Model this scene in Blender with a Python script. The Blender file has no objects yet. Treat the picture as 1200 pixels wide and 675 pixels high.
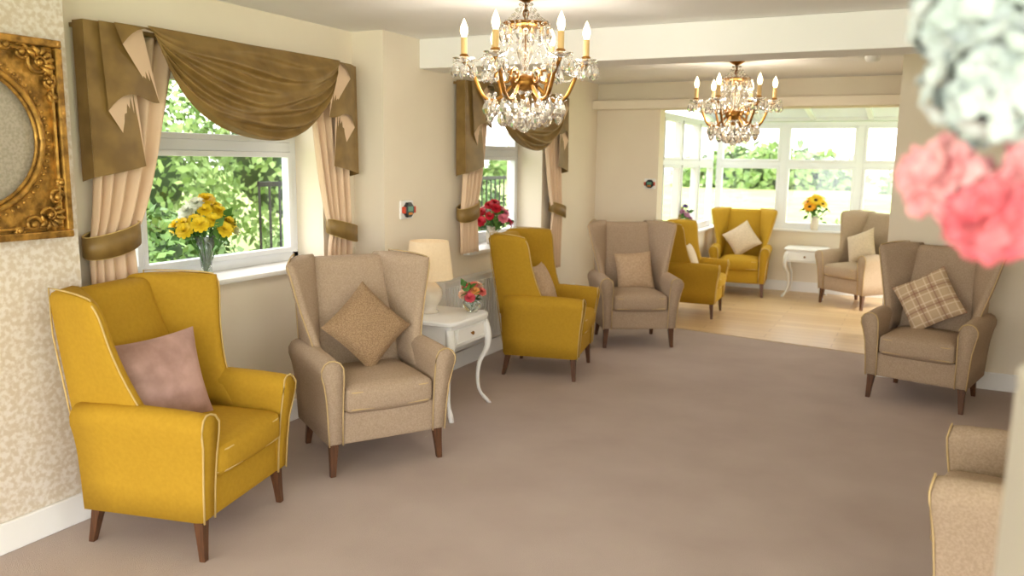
import bpy, math, random
import numpy as np
from mathutils import Vector, Matrix, Euler
random.seed(7); rng=np.random.RandomState(5)
S=bpy.context.scene; COL=S.collection
pi=math.pi
# ------------------------------------------------------------ materials
def lin(c):
    return tuple(((v/255)/12.92 if v/255<=0.04045 else ((v/255+0.055)/1.055)**2.4) for v in c)
MATS={}
def mat(name,c,rough=0.7,c2=None,scale=8.0,bump=0.0,bscale=200.0,metal=0.0,trans=0.0,emit=None,estr=0.0,sheen=0.0,lo=0.35,hi=0.65,detail=4,stretch=None,spec=0.5,ior=1.45):
    if name in MATS: return MATS[name]
    m=bpy.data.materials.new(name); m.use_nodes=True; nt=m.node_tree; b=nt.nodes['Principled BSDF']
    b.inputs['Roughness'].default_value=rough; b.inputs['Metallic'].default_value=metal
    b.inputs['Specular IOR Level'].default_value=spec; b.inputs['IOR'].default_value=ior
    if trans: b.inputs['Transmission Weight'].default_value=trans
    if sheen: b.inputs['Sheen Weight'].default_value=sheen; b.inputs['Sheen Tint'].default_value=(*lin(c),1)
    b.inputs['Base Color'].default_value=(*lin(c),1)
    tc=nt.nodes.new('ShaderNodeTexCoord')
    src=tc.outputs['Object']
    if stretch:
        mp=nt.nodes.new('ShaderNodeMapping'); mp.inputs['Scale'].default_value=stretch
        nt.links.new(src,mp.inputs['Vector']); src=mp.outputs['Vector']
    if c2 is None: c2=tuple(max(0,v*0.96) for v in c)
    n=nt.nodes.new('ShaderNodeTexNoise'); n.inputs['Scale'].default_value=scale; n.inputs['Detail'].default_value=detail
    nt.links.new(src,n.inputs['Vector'])
    r=nt.nodes.new('ShaderNodeValToRGB'); r.color_ramp.elements[0].position=lo; r.color_ramp.elements[1].position=hi
    r.color_ramp.elements[0].color=(*lin(c2),1); r.color_ramp.elements[1].color=(*lin(c),1)
    nt.links.new(n.outputs['Fac'],r.inputs['Fac']); nt.links.new(r.outputs['Color'],b.inputs['Base Color'])
    if bump:
        n2=nt.nodes.new('ShaderNodeTexNoise'); n2.inputs['Scale'].default_value=bscale; n2.inputs['Detail'].default_value=2
        nt.links.new(src,n2.inputs['Vector'])
        bp=nt.nodes.new('ShaderNodeBump'); bp.inputs['Strength'].default_value=bump; bp.inputs['Distance'].default_value=0.01
        nt.links.new(n2.outputs['Fac'],bp.inputs['Height']); nt.links.new(bp.outputs['Normal'],b.inputs['Normal'])
    if emit: b.inputs['Emission Color'].default_value=(*lin(emit),1); b.inputs['Emission Strength'].default_value=estr
    MATS[name]=m; return m
M_wall=mat('wall_cream',(238,227,207),0.8,(236,224,204),3)
M_ceil=mat('ceiling_white',(244,242,239),0.9,(242,240,236),3)
M_white=mat('white_paint',(242,241,239),0.35,(239,238,235),3)
M_upvc=mat('white_upvc',(236,239,243),0.3,(233,236,240),3)
M_paper=mat('damask_wallpaper',(226,217,206),0.7,(208,193,172),46,lo=0.42,hi=0.6,detail=5)
M_carpet=mat('carpet_taupe',(190,174,166),0.95,(178,161,153),2.2,bump=0.45,bscale=320,detail=15,sheen=0.2,lo=0.3,hi=0.7,spec=0.1)
M_yel=mat('fabric_mustard',(184,144,44),0.8,(178,138,41),60,bump=0.1,bscale=300,sheen=0.05,spec=0.15)
M_beige=mat('fabric_beige',(180,158,136),0.85,(166,144,122),120,bump=0.25,bscale=260,sheen=0.1,spec=0.2,detail=2)
M_pipe=mat('piping_tan',(206,176,112),0.7)
M_pipe2=mat('piping_sand',(198,170,124),0.7)
M_leg=mat('walnut_leg',(100,64,40),0.4,(76,48,30),12,stretch=(8,8,1))
M_mauve=mat('velvet_mauve',(184,148,138),0.5,(150,116,106),9,sheen=0.8,bump=0.15,bscale=30)
M_taupe=mat('woven_taupe',(168,138,106),0.8,(142,114,84),150,bump=0.5,bscale=160,detail=1)
M_sand=mat('cushion_sand',(198,170,140),0.8,(182,154,124),60,bump=0.3,bscale=80)
M_cream=mat('cushion_cream',(214,194,168),0.8,(200,180,154),60)
M_olive=mat('curtain_olive',(138,110,60),0.45,(116,90,46),9,bump=0.05,bscale=60,detail=2,sheen=0.4)
M_pink=mat('curtain_blush',(226,197,166),0.7,(220,190,159),5,sheen=0.2)
M_gold=mat('gilt_gold',(200,152,72),0.36,(128,94,42),26,metal=0.6,bump=0.4,bscale=45)
M_brass=mat('antique_brass',(168,120,56),0.28,(126,86,36),30,metal=0.9)
M_mirror=mat('mirror_glass',(192,184,168),0.3,(174,166,148),90,metal=0.4,lo=0.4,hi=0.6)  # mottled beige paints the reflected wall into the glass colour
M_green=mat('stem_green',(84,130,50),0.6,(56,100,34),20)
M_black=mat('black_metal',(22,23,25),0.4)
M_dark=mat('dark_plastic',(36,38,42),0.3)
M_red=mat('red_plastic',(200,70,40),0.4)
M_ceramic=mat('ceramic_cream',(232,222,206),0.25,(225,214,196),20)
M_shade=mat('lampshade_cream',(228,208,176),0.8,(222,201,168),60,emit=(255,214,160),estr=0.12)
M_candle=mat('candle_ivory',(226,190,130),0.5)
M_bulb=mat('bulb_glow',(255,240,210),0.3,emit=(255,228,176),estr=6)
M_crystal=mat('crystal',(255,253,248),0.02,(252,249,242),5,trans=0.9,ior=1.6,spec=1.0)
M_vaseg=mat('clear_glass',(240,248,244),0.03,(236,245,241),5,trans=0.88,ior=1.3)
def glassmat(name='window_glass',opaque=False):
    m=bpy.data.materials.new(name); m.use_nodes=True; nt=m.node_tree; nt.nodes.clear()
    o=nt.nodes.new('ShaderNodeOutputMaterial'); mx=nt.nodes.new('ShaderNodeMixShader'); t=nt.nodes.new('ShaderNodeBsdfTransparent')
    g=nt.nodes.new('ShaderNodeBsdfDiffuse' if opaque else 'ShaderNodeBsdfGlossy')
    g.inputs['Roughness'].default_value=0.02
    g.inputs['Color'].default_value=(.80,.84,.88,1)
    mx.inputs['Fac'].default_value=0.88 if opaque else 0.04
    nt.links.new(t.outputs[0],mx.inputs[1]); nt.links.new(g.outputs[0],mx.inputs[2]); nt.links.new(mx.outputs[0],o.inputs['Surface']); return m
M_glass=glassmat(); M_poly=glassmat('frosted_roof_panel',True)
def woodfloor():
    m=bpy.data.materials.new('oak_planks'); m.use_nodes=True; nt=m.node_tree; b=nt.nodes['Principled BSDF']; b.inputs['Roughness'].default_value=0.32
    tc=nt.nodes.new('ShaderNodeTexCoord'); br=nt.nodes.new('ShaderNodeTexBrick')
    br.inputs['Color1'].default_value=(*lin((224,192,148)),1); br.inputs['Color2'].default_value=(*lin((210,174,128)),1); br.inputs['Mortar'].default_value=(*lin((178,140,98)),1)
    br.inputs['Scale'].default_value=1; br.inputs['Brick Width'].default_value=1.2; br.inputs['Row Height'].default_value=0.14; br.inputs['Mortar Size'].default_value=0.003
    nt.links.new(tc.outputs['Object'],br.inputs['Vector'])
    nz=nt.nodes.new('ShaderNodeTexNoise'); mp=nt.nodes.new('ShaderNodeMapping'); mp.inputs['Scale'].default_value=(2,40,1)
    nt.links.new(tc.outputs['Object'],mp.inputs['Vector']); nt.links.new(mp.outputs[0],nz.inputs['Vector'])
    mx=nt.nodes.new('ShaderNodeMixRGB'); mx.blend_type='MULTIPLY'; mx.inputs['Fac'].default_value=0.22
    nt.links.new(br.outputs['Color'],mx.inputs[1]); nt.links.new(nz.outputs['Fac'],mx.inputs[2]); nt.links.new(mx.outputs[0],b.inputs['Base Color']); return m
M_oak=woodfloor()
def plaid():
    m=bpy.data.materials.new('plaid'); m.use_nodes=True; nt=m.node_tree; b=nt.nodes['Principled BSDF']; b.inputs['Roughness'].default_value=0.85
    tc=nt.nodes.new('ShaderNodeTexCoord'); last=None
    base=nt.nodes.new('ShaderNodeRGB'); base.outputs[0].default_value=(*lin((198,172,140)),1); last=base.outputs[0]
    for ax,sc,th,col,f in (('X',2.6,0.75,(166,132,106),0.3),('Y',2.6,0.75,(166,132,106),0.3),('X',5.2,0.95,(232,216,192),0.5),('Y',5.2,0.95,(232,216,192),0.5),('X',2.6,0.985,(140,90,76),0.5),('Y',2.6,0.985,(140,90,76),0.5)):
        w=nt.nodes.new('ShaderNodeTexWave'); w.bands_direction=ax; w.inputs['Scale'].default_value=sc
        nt.links.new(tc.outputs['Object'],w.inputs['Vector'])
        g=nt.nodes.new('ShaderNodeMath'); g.operation='GREATER_THAN'; g.inputs[1].default_value=th; nt.links.new(w.outputs['Fac'],g.inputs[0])
        k=nt.nodes.new('ShaderNodeMath'); k.operation='MULTIPLY'; k.inputs[1].default_value=f; nt.links.new(g.outputs[0],k.inputs[0])
        mx=nt.nodes.new('ShaderNodeMixRGB'); nt.links.new(k.outputs[0],mx.inputs[0]); nt.links.new(last,mx.inputs[1]); mx.inputs[2].default_value=(*lin(col),1); last=mx.outputs[0]
    nt.links.new(last,b.inputs['Base Color']); return m
M_plaid=plaid()
# ------------------------------------------------------------ mesh helpers
def link(o,parent=None):
    COL.objects.link(o)
    if parent is not None: o.parent=parent
    return o
def mk(name,vf,m,parent=None,smooth=True,sub=0,bevel=0,loc=None,rot=None):
    v,f=vf; me=bpy.data.meshes.new(name); me.from_pydata([tuple(p) for p in v],[],[tuple(q) for q in f]); me.update()
    me.materials.append(m)
    me.polygons.foreach_set('use_smooth',[smooth]*len(me.polygons))
    o=bpy.data.objects.new(name,me); link(o,parent)
    if bevel:
        b=o.modifiers.new('b','BEVEL'); b.width=bevel; b.segments=2; b.limit_method='ANGLE'
    if sub:
        s=o.modifiers.new('s','SUBSURF'); s.levels=sub; s.render_levels=sub
    if loc: o.location=loc
    if rot: o.rotation_euler=rot
    return o
def empty(name,loc=(0,0,0),rz=0):
    e=bpy.data.objects.new(name,None); e.empty_display_size=0.1; link(e); e.location=loc; e.rotation_euler=(0,0,rz); return e
def tag(o,label,cat,group=None,kind=None):
    o['label']=label; o['category']=cat
    if group: o['group']=group
    if kind: o['kind']=kind
    return o
def struct(o,label=None,cat=None):
    o['kind']='structure'
    if label: o['label']=label; o['category']=cat or 'wall'
    return o
def join(*parts):
    V=[];F=[]
    for v,f in parts:
        n=len(V); V+= [tuple(p) for p in v]; F+=[tuple(i+n for i in q) for q in f]
    return V,F
def box(x0,x1,y0,y1,z0,z1):
    v=[(x0,y0,z0),(x1,y0,z0),(x1,y1,z0),(x0,y1,z0),(x0,y0,z1),(x1,y0,z1),(x1,y1,z1),(x0,y1,z1)]
    return v,[(0,3,2,1),(4,5,6,7),(0,1,5,4),(1,2,6,5),(2,3,7,6),(3,0,4,7)]
def boxes(L): return join(*[box(*b) for b in L])
def xf(vf,M):
    return [tuple(M@Vector(p)) for p in vf[0]],vf[1]
def off(vf,x,y,z): return [(a+x,b+y,c+z) for a,b,c in vf[0]],vf[1]
def loft(secs,cap=True,closed=True):
    n=len(secs[0]); V=[p for s in secs for p in s]; F=[]
    for i in range(len(secs)-1):
        for j in range(n if closed else n-1):
            k=(j+1)%n; F.append((i*n+j,i*n+k,(i+1)*n+k,(i+1)*n+j))
    if cap:
        F.append(tuple(range(n-1,-1,-1))); F.append(tuple(range((len(secs)-1)*n,len(secs)*n)))
    return V,F
def lathe(prof,n=24,cap=False):
    secs=[[(r*math.cos(2*pi*k/n),r*math.sin(2*pi*k/n),z) for k in range(n)] for r,z in prof]
    return loft(secs,cap=cap)
def tube(pts,r=0.005,n=6,closed=False,taper=None):
    P=[Vector(p) for p in pts]; N=len(P); secs=[]; up=Vector((0.13,0.21,1)).normalized()
    for i in range(N):
        if closed: d=P[(i+1)%N]-P[i-1]
        else: d=P[min(i+1,N-1)]-P[max(i-1,0)]
        d.normalize(); a=d.cross(up)
        if a.length<1e-3: a=d.cross(Vector((1,0,0)))
        a.normalize(); b=d.cross(a); rr=r if taper is None else r*taper(i/(N-1))
        secs.append([tuple(P[i]+a*rr*math.cos(2*pi*k/n)+b*rr*math.sin(2*pi*k/n)) for k in range(n)])
    if closed: secs.append(secs[0])
    return loft(secs,cap=not closed)
def rbox(hx,hy,hz,r,puff=(0,0,0),n=10,c=(0,0,0)):
    def w(t): return math.copysign(abs(t)**0.6,t)
    V=[];F=[];h=(hx,hy,hz)
    for ax in range(3):
        for sg in (-1,1):
            base=len(V); a,b=(ax+1)%3,(ax+2)%3
            for i in range(n+1):
                for j in range(n+1):
                    p=[0,0,0]; p[ax]=sg*h[ax]; p[a]=w(-1+2*i/n)*h[a]; p[b]=w(-1+2*j/n)*h[b]
                    q=[max(-(h[k]-r),min(h[k]-r,p[k])) for k in range(3)]
                    d=[p[k]-q[k] for k in range(3)]; L=math.sqrt(sum(x*x for x in d)) or 1
                    o=[q[k]+r*d[k]/L for k in range(3)]
                    u=[o[k]/h[k] for k in range(3)]
                    o=[o[k]+puff[k]*u[k]*(1-u[(k+1)%3]**2)*(1-u[(k+2)%3]**2) for k in range(3)]
                    V.append(tuple(o[k]+c[k] for k in range(3)))
            for i in range(n):
                for j in range(n):
                    q=(base+i*(n+1)+j,base+(i+1)*(n+1)+j,base+(i+1)*(n+1)+j+1,base+i*(n+1)+j+1)
                    F.append(q if sg>0 else q[::-1])
    return V,F
def sphere(r,c=(0,0,0),n=10,m=8,sz=1.0):
    prof=[(max(1e-4,r*math.sin(pi*i/m)),-r*sz*math.cos(pi*i/m)) for i in range(m+1)]
    v,f=lathe(prof,n); return [(x+c[0],y+c[1],z+c[2]) for x,y,z in v],f
def lerp(a,b,t): return a+(b-a)*t
def interp(x,xs,ys): return float(np.interp(x,xs,ys))
def catmull(x,xs,ys):
    if x<=xs[0]: return ys[0]
    if x>=xs[-1]: return ys[-1]
    i=max(k for k in range(len(xs)-1) if xs[k]<=x); t=(x-xs[i])/(xs[i+1]-xs[i])
    p0=ys[max(i-1,0)];p1=ys[i];p2=ys[i+1];p3=ys[min(i+2,len(ys)-1)]
    return .5*((2*p1)+(-p0+p2)*t+(2*p0-5*p1+4*p2-p3)*t*t+(-p0+3*p1-3*p2+p3)*t**3)
# ------------------------------------------------------------ armchair
def armchair(MF,MP,label):
    R=empty('armchair')
    mk('seat_frame',rbox(0.305,0.275,0.09,0.02,(0.012,0,0),8,(0.0,0,0.255)),MF,R)
    cu=mk('seat_cushion',rbox(0.285,0.24,0.07,0.035,(0.02,0.0,0.035),12,(0.065,0,0.405)),MF,R)
    def rect(z,hx,hy,cx,rad=0.05):
        P=[]
        for (sx,sy,a0) in ((1,1,0),(-1,1,90),(-1,-1,180),(1,-1,270)):
            for k in range(5):
                a=math.radians(a0+k*22.5); P.append((cx+sx*(hx-rad)+rad*math.cos(a),sy*(hy-rad)+rad*math.sin(a),z))
        return [(x+(0.012*(1-(y/hy)**2) if x>cx else 0),y,zz) for x,y,zz in P]
    mk('piping',join(tube(rect(0.447,0.283,0.240,0.065),0.0045,6,True),tube(rect(0.358,0.283,0.240,0.065),0.0045,6,True)),MP,cu)
    sec=[(.248,.17),(.248,.30),(.248,.43),(.248,.54),(.252,.585),(.268,.612),(.295,.624),(.322,.624),(.346,.610),(.362,.582),(.362,.548),(.348,.50),(.334,.42),(.325,.30),(.318,.17)]
    cyc=(0.29,0.42)
    def xfn(z): return interp(z,[.17,.3,.42,.52,.59,.625],[.315,.322,.334,.352,.360,.350])
    for sy in (1,-1):
        secs=[]
        for t,sh in ((0,1),(.25,1),(.5,1),(.75,1),(.93,1),(.985,.985),(1.0,.955)):
            secs.append([(lerp(-.31,xfn(z),t),sy*(cyc[0]+(y-cyc[0])*sh),cyc[1]+(z-cyc[1])*sh+0.012*math.sin(pi*t)*(1 if z>.5 else 0)) for y,z in sec])
        if sy<0: secs=[s[::-1] for s in secs]
        vf=loft(secs); vf=(vf[0],[q[::-1] for q in vf[1]])
        a=mk('arm',vf,MF,R)
        front=[(xfn(z)+.001,sy*y,z) for y,z in sec]
        mk('piping',tube(front,0.0045,6),MP,a)
    def xfB(z): return catmull(z,[.17,.4,.55,.75,1.06],[-.22,-.185,-.180,-.24,-.35])
    def xbB(z): return interp(z,[.17,.5,1.06],[-.335,-.365,-.475])
    def hyB(z): return interp(z,[.17,.5,.8,1.06],[.262,.255,.235,.225])
    secs=[]
    for z,sh in ((.17,1),(.3,1),(.45,1),(.6,1),(.72,1),(.84,1),(.95,1),(1.02,1),(1.045,.93),(1.060,.75),(1.067,.45)):
        hy=hyB(z); xfz=xfB(z); xb=xbB(z); cx=(xfz+xb)/2; P=[]
        for k in range(9):
            u=-1+2*k/8; P.append((xfz+.022*(1-u*u),u*hy))
        for k in range(9):
            u=1-2*k/8; P.append((xb-.006*(1-u*u),u*hy))
        secs.append([(cx+(x-cx)*sh,y,z) for x,y in P])
    mk('backrest',loft(secs),MF,R)
    for sy in (1,-1):
        secs=[];tip=[]
        ZL=[.48,.54,.60,.66,.72,.78,.84,.90,.96,1.01,1.04,1.062,1.076,1.083]
        for z in ZL:
            sh=1 if z<=1.04 else interp(z,[1.04,1.062,1.076,1.083],[1,.86,.6,.3])
            xt=catmull(z,[.48,.6,.7,.85,1.0,1.083],[.06,.0,-.045,-.085,-.105,-.125]); yt=catmull(z,[.48,.6,.8,1.0,1.083],[.290,.305,.352,.395,.408])
            yi=catmull(z,[.48,.8,1.083],[.235,.205,.195]); yo=catmull(z,[.48,.8,1.083],[.290,.285,.280])
            xi=xfB(z)+.004; xo=xbB(z)-.002
            P=[(xi-.05,yi-.005),(xi+.005,yi),(lerp(xi,xt,.35)+.004,lerp(yi,yt-.045,.28)),(lerp(xi,xt,.7)+.004,lerp(yi,yt-.045,.64)),(xt-.004,yt-.050),(xt+.012,yt-.040),(xt+.017,yt-.022),(xt+.012,yt-.003),(xt-.006,yt+.003),(lerp(xo,xt,.7),lerp(yo,yt,.72)+.004),(lerp(xo,xt,.35),lerp(yo,yt,.35)+.006),(xo+.015,yo),(xo,yo-.016),(xo+.001,yi-.02)]
            if sh<1:
                n=len(P); Q=[]
                for k in range(n):
                    kk=(n-k)%n
                    mx=(P[k][0]+P[kk][0])/2; my=(P[k][1]+P[kk][1])/2
                    Q.append((mx+(P[k][0]-mx)*sh,my+(P[k][1]-my)*sh))
                P=Q
            drop=interp(z,[.98,1.083],[0,.018])
            sec_=[]
            for x,y in P:
                w=max(0,min(1,(x-xo)/(xt-xo+1e-6)))
                sec_.append((x,sy*y,z-drop*w**4))
            secs.append(sec_)
            if z<=1.062: tip.append((xt+.016-(.0 if sh==1 else .006),sy*(yt-.004),z-drop))
        if sy<0: secs=[s[::-1] for s in secs]
        w=mk('wing',loft(secs),MF,R)
        xo=xbB(1.08)
        mid=[(lerp(-.125,xo,t)+.004,sy*(lerp(.40,.28,t)-.004),1.087-.018*(1-t)**4) for t in (.02,.12,.3,.5,.75,.95)]
        mk('piping',tube(tip+mid+[(xbB(.9)-.004,sy*.284,.9),(xbB(.6)-.004,sy*.286,.6),(-.338,sy*.27,.25)],0.004,6),MP,w)
    def leg(x,y,dx,dy):
        secs=[]
        for z,s in ((.0,.014),(.10,.019),(.19,.025)):
            t=1-z/.19; cx=x+dx*t; cy=y+dy*t
            secs.append([(cx-s,cy-s,z),(cx+s,cy-s,z),(cx+s,cy+s,z),(cx-s,cy+s,z)])
        return loft(secs)
    for x,y,dx,dy in ((.272,.285,.015,.012),(.272,-.285,.015,-.012),(-.285,.25,-.045,.012),(-.285,-.25,-.045,-.012)):
        mk('leg',leg(x,y,dx,dy),M_leg,R,smooth=False,bevel=.003)
    def squash(o):
        for c in o.children:
            for v in c.data.vertices: v.co.x*=.89; v.co.z*=.985
            squash(c)
    squash(R)
    tag(R,label,'chair'); return R
def clone(o,parent=None):
    c=o.copy(); COL.objects.link(c)
    if parent is not None: c.parent=parent
    for ch in o.children: clone(ch,c)
    return c
LY='mustard yellow wingback armchair with tan piping'
LB='beige woven wingback armchair with sand piping'
tY=armchair(M_yel,M_pipe,LY); tB=armchair(M_beige,M_pipe2,LB)
def place(o,x,y,deg,label,group,s=1):
    o.location=(x,y,0); o.rotation_euler=(0,0,math.radians(deg)); o['label']=label; o['group']=group; o.scale=(s,s,s); return o
GY='mustard wingback armchairs'; GB='beige wingback armchairs'
C={}
C[3]=place(clone(tY),-2.47,5.62,11,'mustard yellow wingback armchair beside the white radiator',GY)
C[6]=place(clone(tY),-2.08,8.58,3,'mustard yellow wingback armchair at the sunroom opening',GY,.92)
C[7]=place(clone(tY),-1.93,10.22,-84,'mustard yellow wingback armchair under the sunroom windows',GY,.98)
C[4]=place(clone(tB),-2.23,6.90,-58,'beige wingback armchair with patterned cushion near the curtains',GB)
C[5]=place(clone(tB),.13,6.20,-104,'beige wingback armchair with plaid cushion against the wall',GB,.985)
C[8]=place(clone(tB),-.56,10.05,-128,'beige wingback armchair with cream cushion by the sunroom windows',GB)
C[9]=place(clone(tB),.46,3.12,174,'beige wingback armchair near the white pedestal',GB)
C[1]=place(tY,-2.755,2.40,13,'mustard yellow wingback armchair beside the patterned wallpaper',GY)
C[2]=place(tB,-2.60,3.49,-33,'beige wingback armchair beside the lamp table',GB)
bpy.context.view_layer.update()
# ------------------------------------------------------------ pillows
def pillowmesh(a,T):
    n=16; V=[];F=[]
    for sg in (1,-1):
        base=len(V)
        for i in range(n+1):
            for j in range(n+1):
                u=-1+2*i/n; v=-1+2*j/n
                x=a*u*(1-.07*(1-v*v)*abs(u)); y=a*v*(1-.07*(1-u*u)*abs(v))
                z=sg*T*(max(0,(1-u*u)*(1-v*v)))**.42
                V.append((x,y,z))
        for i in range(n):
            for j in range(n):
                q=(base+i*(n+1)+j,base+(i+1)*(n+1)+j,base+(i+1)*(n+1)+j+1,base+i*(n+1)+j+1)
                F.append(q if sg>0 else q[::-1])
    return V,F
def pillow(ch,m,side,T,lx,ly,lz,lean,roll,yaw,label):
    o=mk('throw_pillow',pillowmesh(side/2,T),m)
    M=Matrix.Translation((lx,ly,lz))@Matrix.Rotation(math.radians(yaw),4,'Z')@Matrix.Rotation(math.radians(90-lean),4,'Y')@Matrix.Rotation(math.radians(roll),4,'Z')
    o.matrix_world=ch.matrix_world@M
    tag(o,label,'cushion','throw pillows on the armchairs'); return o
pillow(C[1],M_mauve,.39,.075,-.065,-.085,.66,14,5,-30,'mauve velvet throw pillow on the yellow armchair')
pillow(C[2],M_taupe,.36,.07,-.03,.0,.70,22,42,0,'brown woven throw pillow standing on its corner')
pillow(C[3],M_sand,.36,.06,-.06,.03,.645,22,0,0,'sand coloured throw pillow in the yellow armchair')
pillow(C[4],M_sand,.34,.065,-.06,.02,.635,18,4,0,'sand patterned square throw pillow')
pillow(C[5],M_plaid,.37,.065,-.04,-.03,.695,20,32,0,'tan and brown plaid throw pillow tilted on its corner')
pillow(C[6],M_cream,.34,.06,-.06,-.02,.645,20,0,0,'cream throw pillow on the yellow armchair')
pillow(C[7],M_cream,.36,.065,-.04,.0,.69,20,35,0,'cream throw pillow tilted on its corner')
pillow(C[8],M_cream,.36,.065,-.03,-.02,.68,20,25,0,'cream throw pillow on the beige armchair')
# ------------------------------------------------------------ room shell
XW1=-3.35; XW2=-3.11; XP=-3.20; T=.3; CH=2.4; XR=1.05; YF=8.2; YN=6.68; XO=-2.43
def wallx(xin,y0,y1,holes,z1=CH,t=T):
    L=[];y=y0
    for (a,b,c,d) in holes:
        L+= [(xin-t,xin,y,a,0,z1),(xin-t,xin,a,b,0,c),(xin-t,xin,a,b,d,z1)]; y=b
    L.append((xin-t,xin,y,y1,0,z1)); return boxes(L)
struct(mk('wall_left',wallx(XP,-2.5,2.26,[],t=.45),M_paper,smooth=False),'damask wallpapered wall in beige and white','wall')
struct(mk('wall_left.001',wallx(XW1,2.26,4.36,[(2.62,4.04,.92,2.08)],t=.32),M_wall,smooth=False),'cream painted wall with window recess','wall')
struct(mk('wall_left.002',wallx(XW2,4.36,YF,[(5.42,6.82,.87,2.08)],t=.36),M_wall,smooth=False),'cream painted wall with second window recess','wall')
struct(mk('wall_far',boxes([(-3.47,XO,YF,YF+.18,0,CH),(XO,-.18,YF,YF+.18,2.13,CH)]),M_wall,smooth=False),'cream wall around the sunroom opening','wall')
struct(mk('wall_far.001',boxes([(-.19,1.4,YN,YF+.18,0,CH)]),M_wall,smooth=False),'cream wall behind the beige armchair','wall')
struct(mk('wall_right',boxes([(XR,XR+.2,2.2,YN,0,CH)]),M_wall,smooth=False),'cream side wall','wall')
struct(mk('ceiling',boxes([(-3.7,3.2,-2.5,YF+.18,CH,CH+.15)]),M_ceil,smooth=False),'smooth white painted ceiling','ceiling')
struct(mk('trim_1',boxes([(XW2,XR,4.78,5.08,2.205,CH)]),M_ceil,smooth=False,bevel=.006),'white boxed ceiling beam','beam')
struct(mk('trim_2',boxes([(XW2,-.19,YF-.16,YF,2.13,2.22)]),M_wall,smooth=False,bevel=.006),'cream box above the sunroom opening','beam')
me=[(-3.7,-2.5,0),(3.2,-2.5,0),(3.2,7.40,0),(-.19,7.40,0),(-3.11,7.84,0),(-3.7,7.84,0)]
low=[(x,y,-.1) for x,y,z in me]
struct(mk('floor',(me+low,[(0,1,2,3,4,5),(11,10,9,8,7,6)]+[(i,i+6,(i+1)%6+6,(i+1)%6) for i in range(6)]),M_carpet,smooth=False),'taupe fitted carpet','floor')
me=[(-3.11,7.84,0.0),(-.19,7.40,0.0),(1.2,7.40,0),(1.2,11.0,0),(-3.11,11.0,0)]
low=[(x,y,-.1) for x,y,z in me]
struct(mk('floor.001',(me+low,[(0,1,2,3,4),(9,8,7,6,5)]+[(i,i+5,(i+1)%5+5,(i+1)%5) for i in range(5)]),M_oak,smooth=False),'light oak plank floor of the sunroom','floor')
struct(mk('trim_3',tube([(-3.09,7.837,.0),(-.19,7.40,.0)],.007,6),mat('threshold_strip',(206,182,150),.4)),'thin pale metal threshold strip','trim')
def bb(name,L): struct(mk(name,boxes(L),M_white,smooth=False,bevel=.006),'white painted baseboard','baseboard')
h=.13;t=.02
bb('baseboard_left',[(XP,XP+t,-2.5,2.26+t,0,h),(XW1,XP,2.26,2.26+t,0,h)])
bb('baseboard_left.001',[(XW1,XW1+t,2.26+t,4.36-t,0,h),(XW1,XW2+t,4.36-t,4.36,0,h)])
bb('baseboard_left.002',[(XW2,XW2+t,4.36,YF-t,0,h)])
bb('baseboard_far',[(XW2,XO,YF-t,YF,0,h)])
bb('baseboard_far.001',[(-.19,XR,YN-t,YN,0,h)])
bb('baseboard_right',[(XR-t,XR,2.2,YN-t,0,h)])
def winx(name,xg,y0,y1,z0,z1,sash):
    f=.055; L=[(xg-.03,xg+.03,y0,y0+f,z0,z1),(xg-.03,xg+.03,y1-f,y1,z0,z1),(xg-.03,xg+.03,y0,y1,z0,z0+f),(xg-.03,xg+.03,y0,y1,z1-f,z1)]
    zt=1.66; L.append((xg-.028,xg+.028,y0,y1,zt-.03,zt+.03))
    ym=[y0+f]+sash+[y1-f]
    for s in sash: L.append((xg-.027,xg+.027,s-.035,s+.035,z0,z1))
    for a,b in zip(ym[:-1],ym[1:]):
        g=.032
        for (za,zb) in ((z0+f,zt-.03),(zt+.03,z1-f)):
            L+=[(xg-.01,xg+.045,a,a+g,za,zb),(xg-.01,xg+.045,b-g,b,za,zb),(xg-.01,xg+.0449,a,b,za,za+g),(xg-.01,xg+.0449,a,b,zb-g,zb)]
    w=struct(mk(name,boxes(L),M_upvc,smooth=False,bevel=.004),'white framed casement window','window')
    mk('glass_pane',boxes([(xg-.004,xg+.004,y0+f,y1-f,z0+f,z1-f)]),M_glass,w,smooth=False)
    return w
winx('window_1',-3.59,2.62,4.04,.95,2.08,[2.86])
winx('window_2',-3.39,5.42,6.82,.90,2.08,[5.86])
struct(mk('trim_4',rbox(.16,.74,.016,.01,(0,0,0),6,(-3.45,3.33,.935)),M_white),'white window sill board','sill')
struct(mk('trim_5',rbox(.17,.73,.016,.01,(0,0,0),6,(-3.22,6.12,.885)),M_white),'white window sill board','sill')
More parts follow.
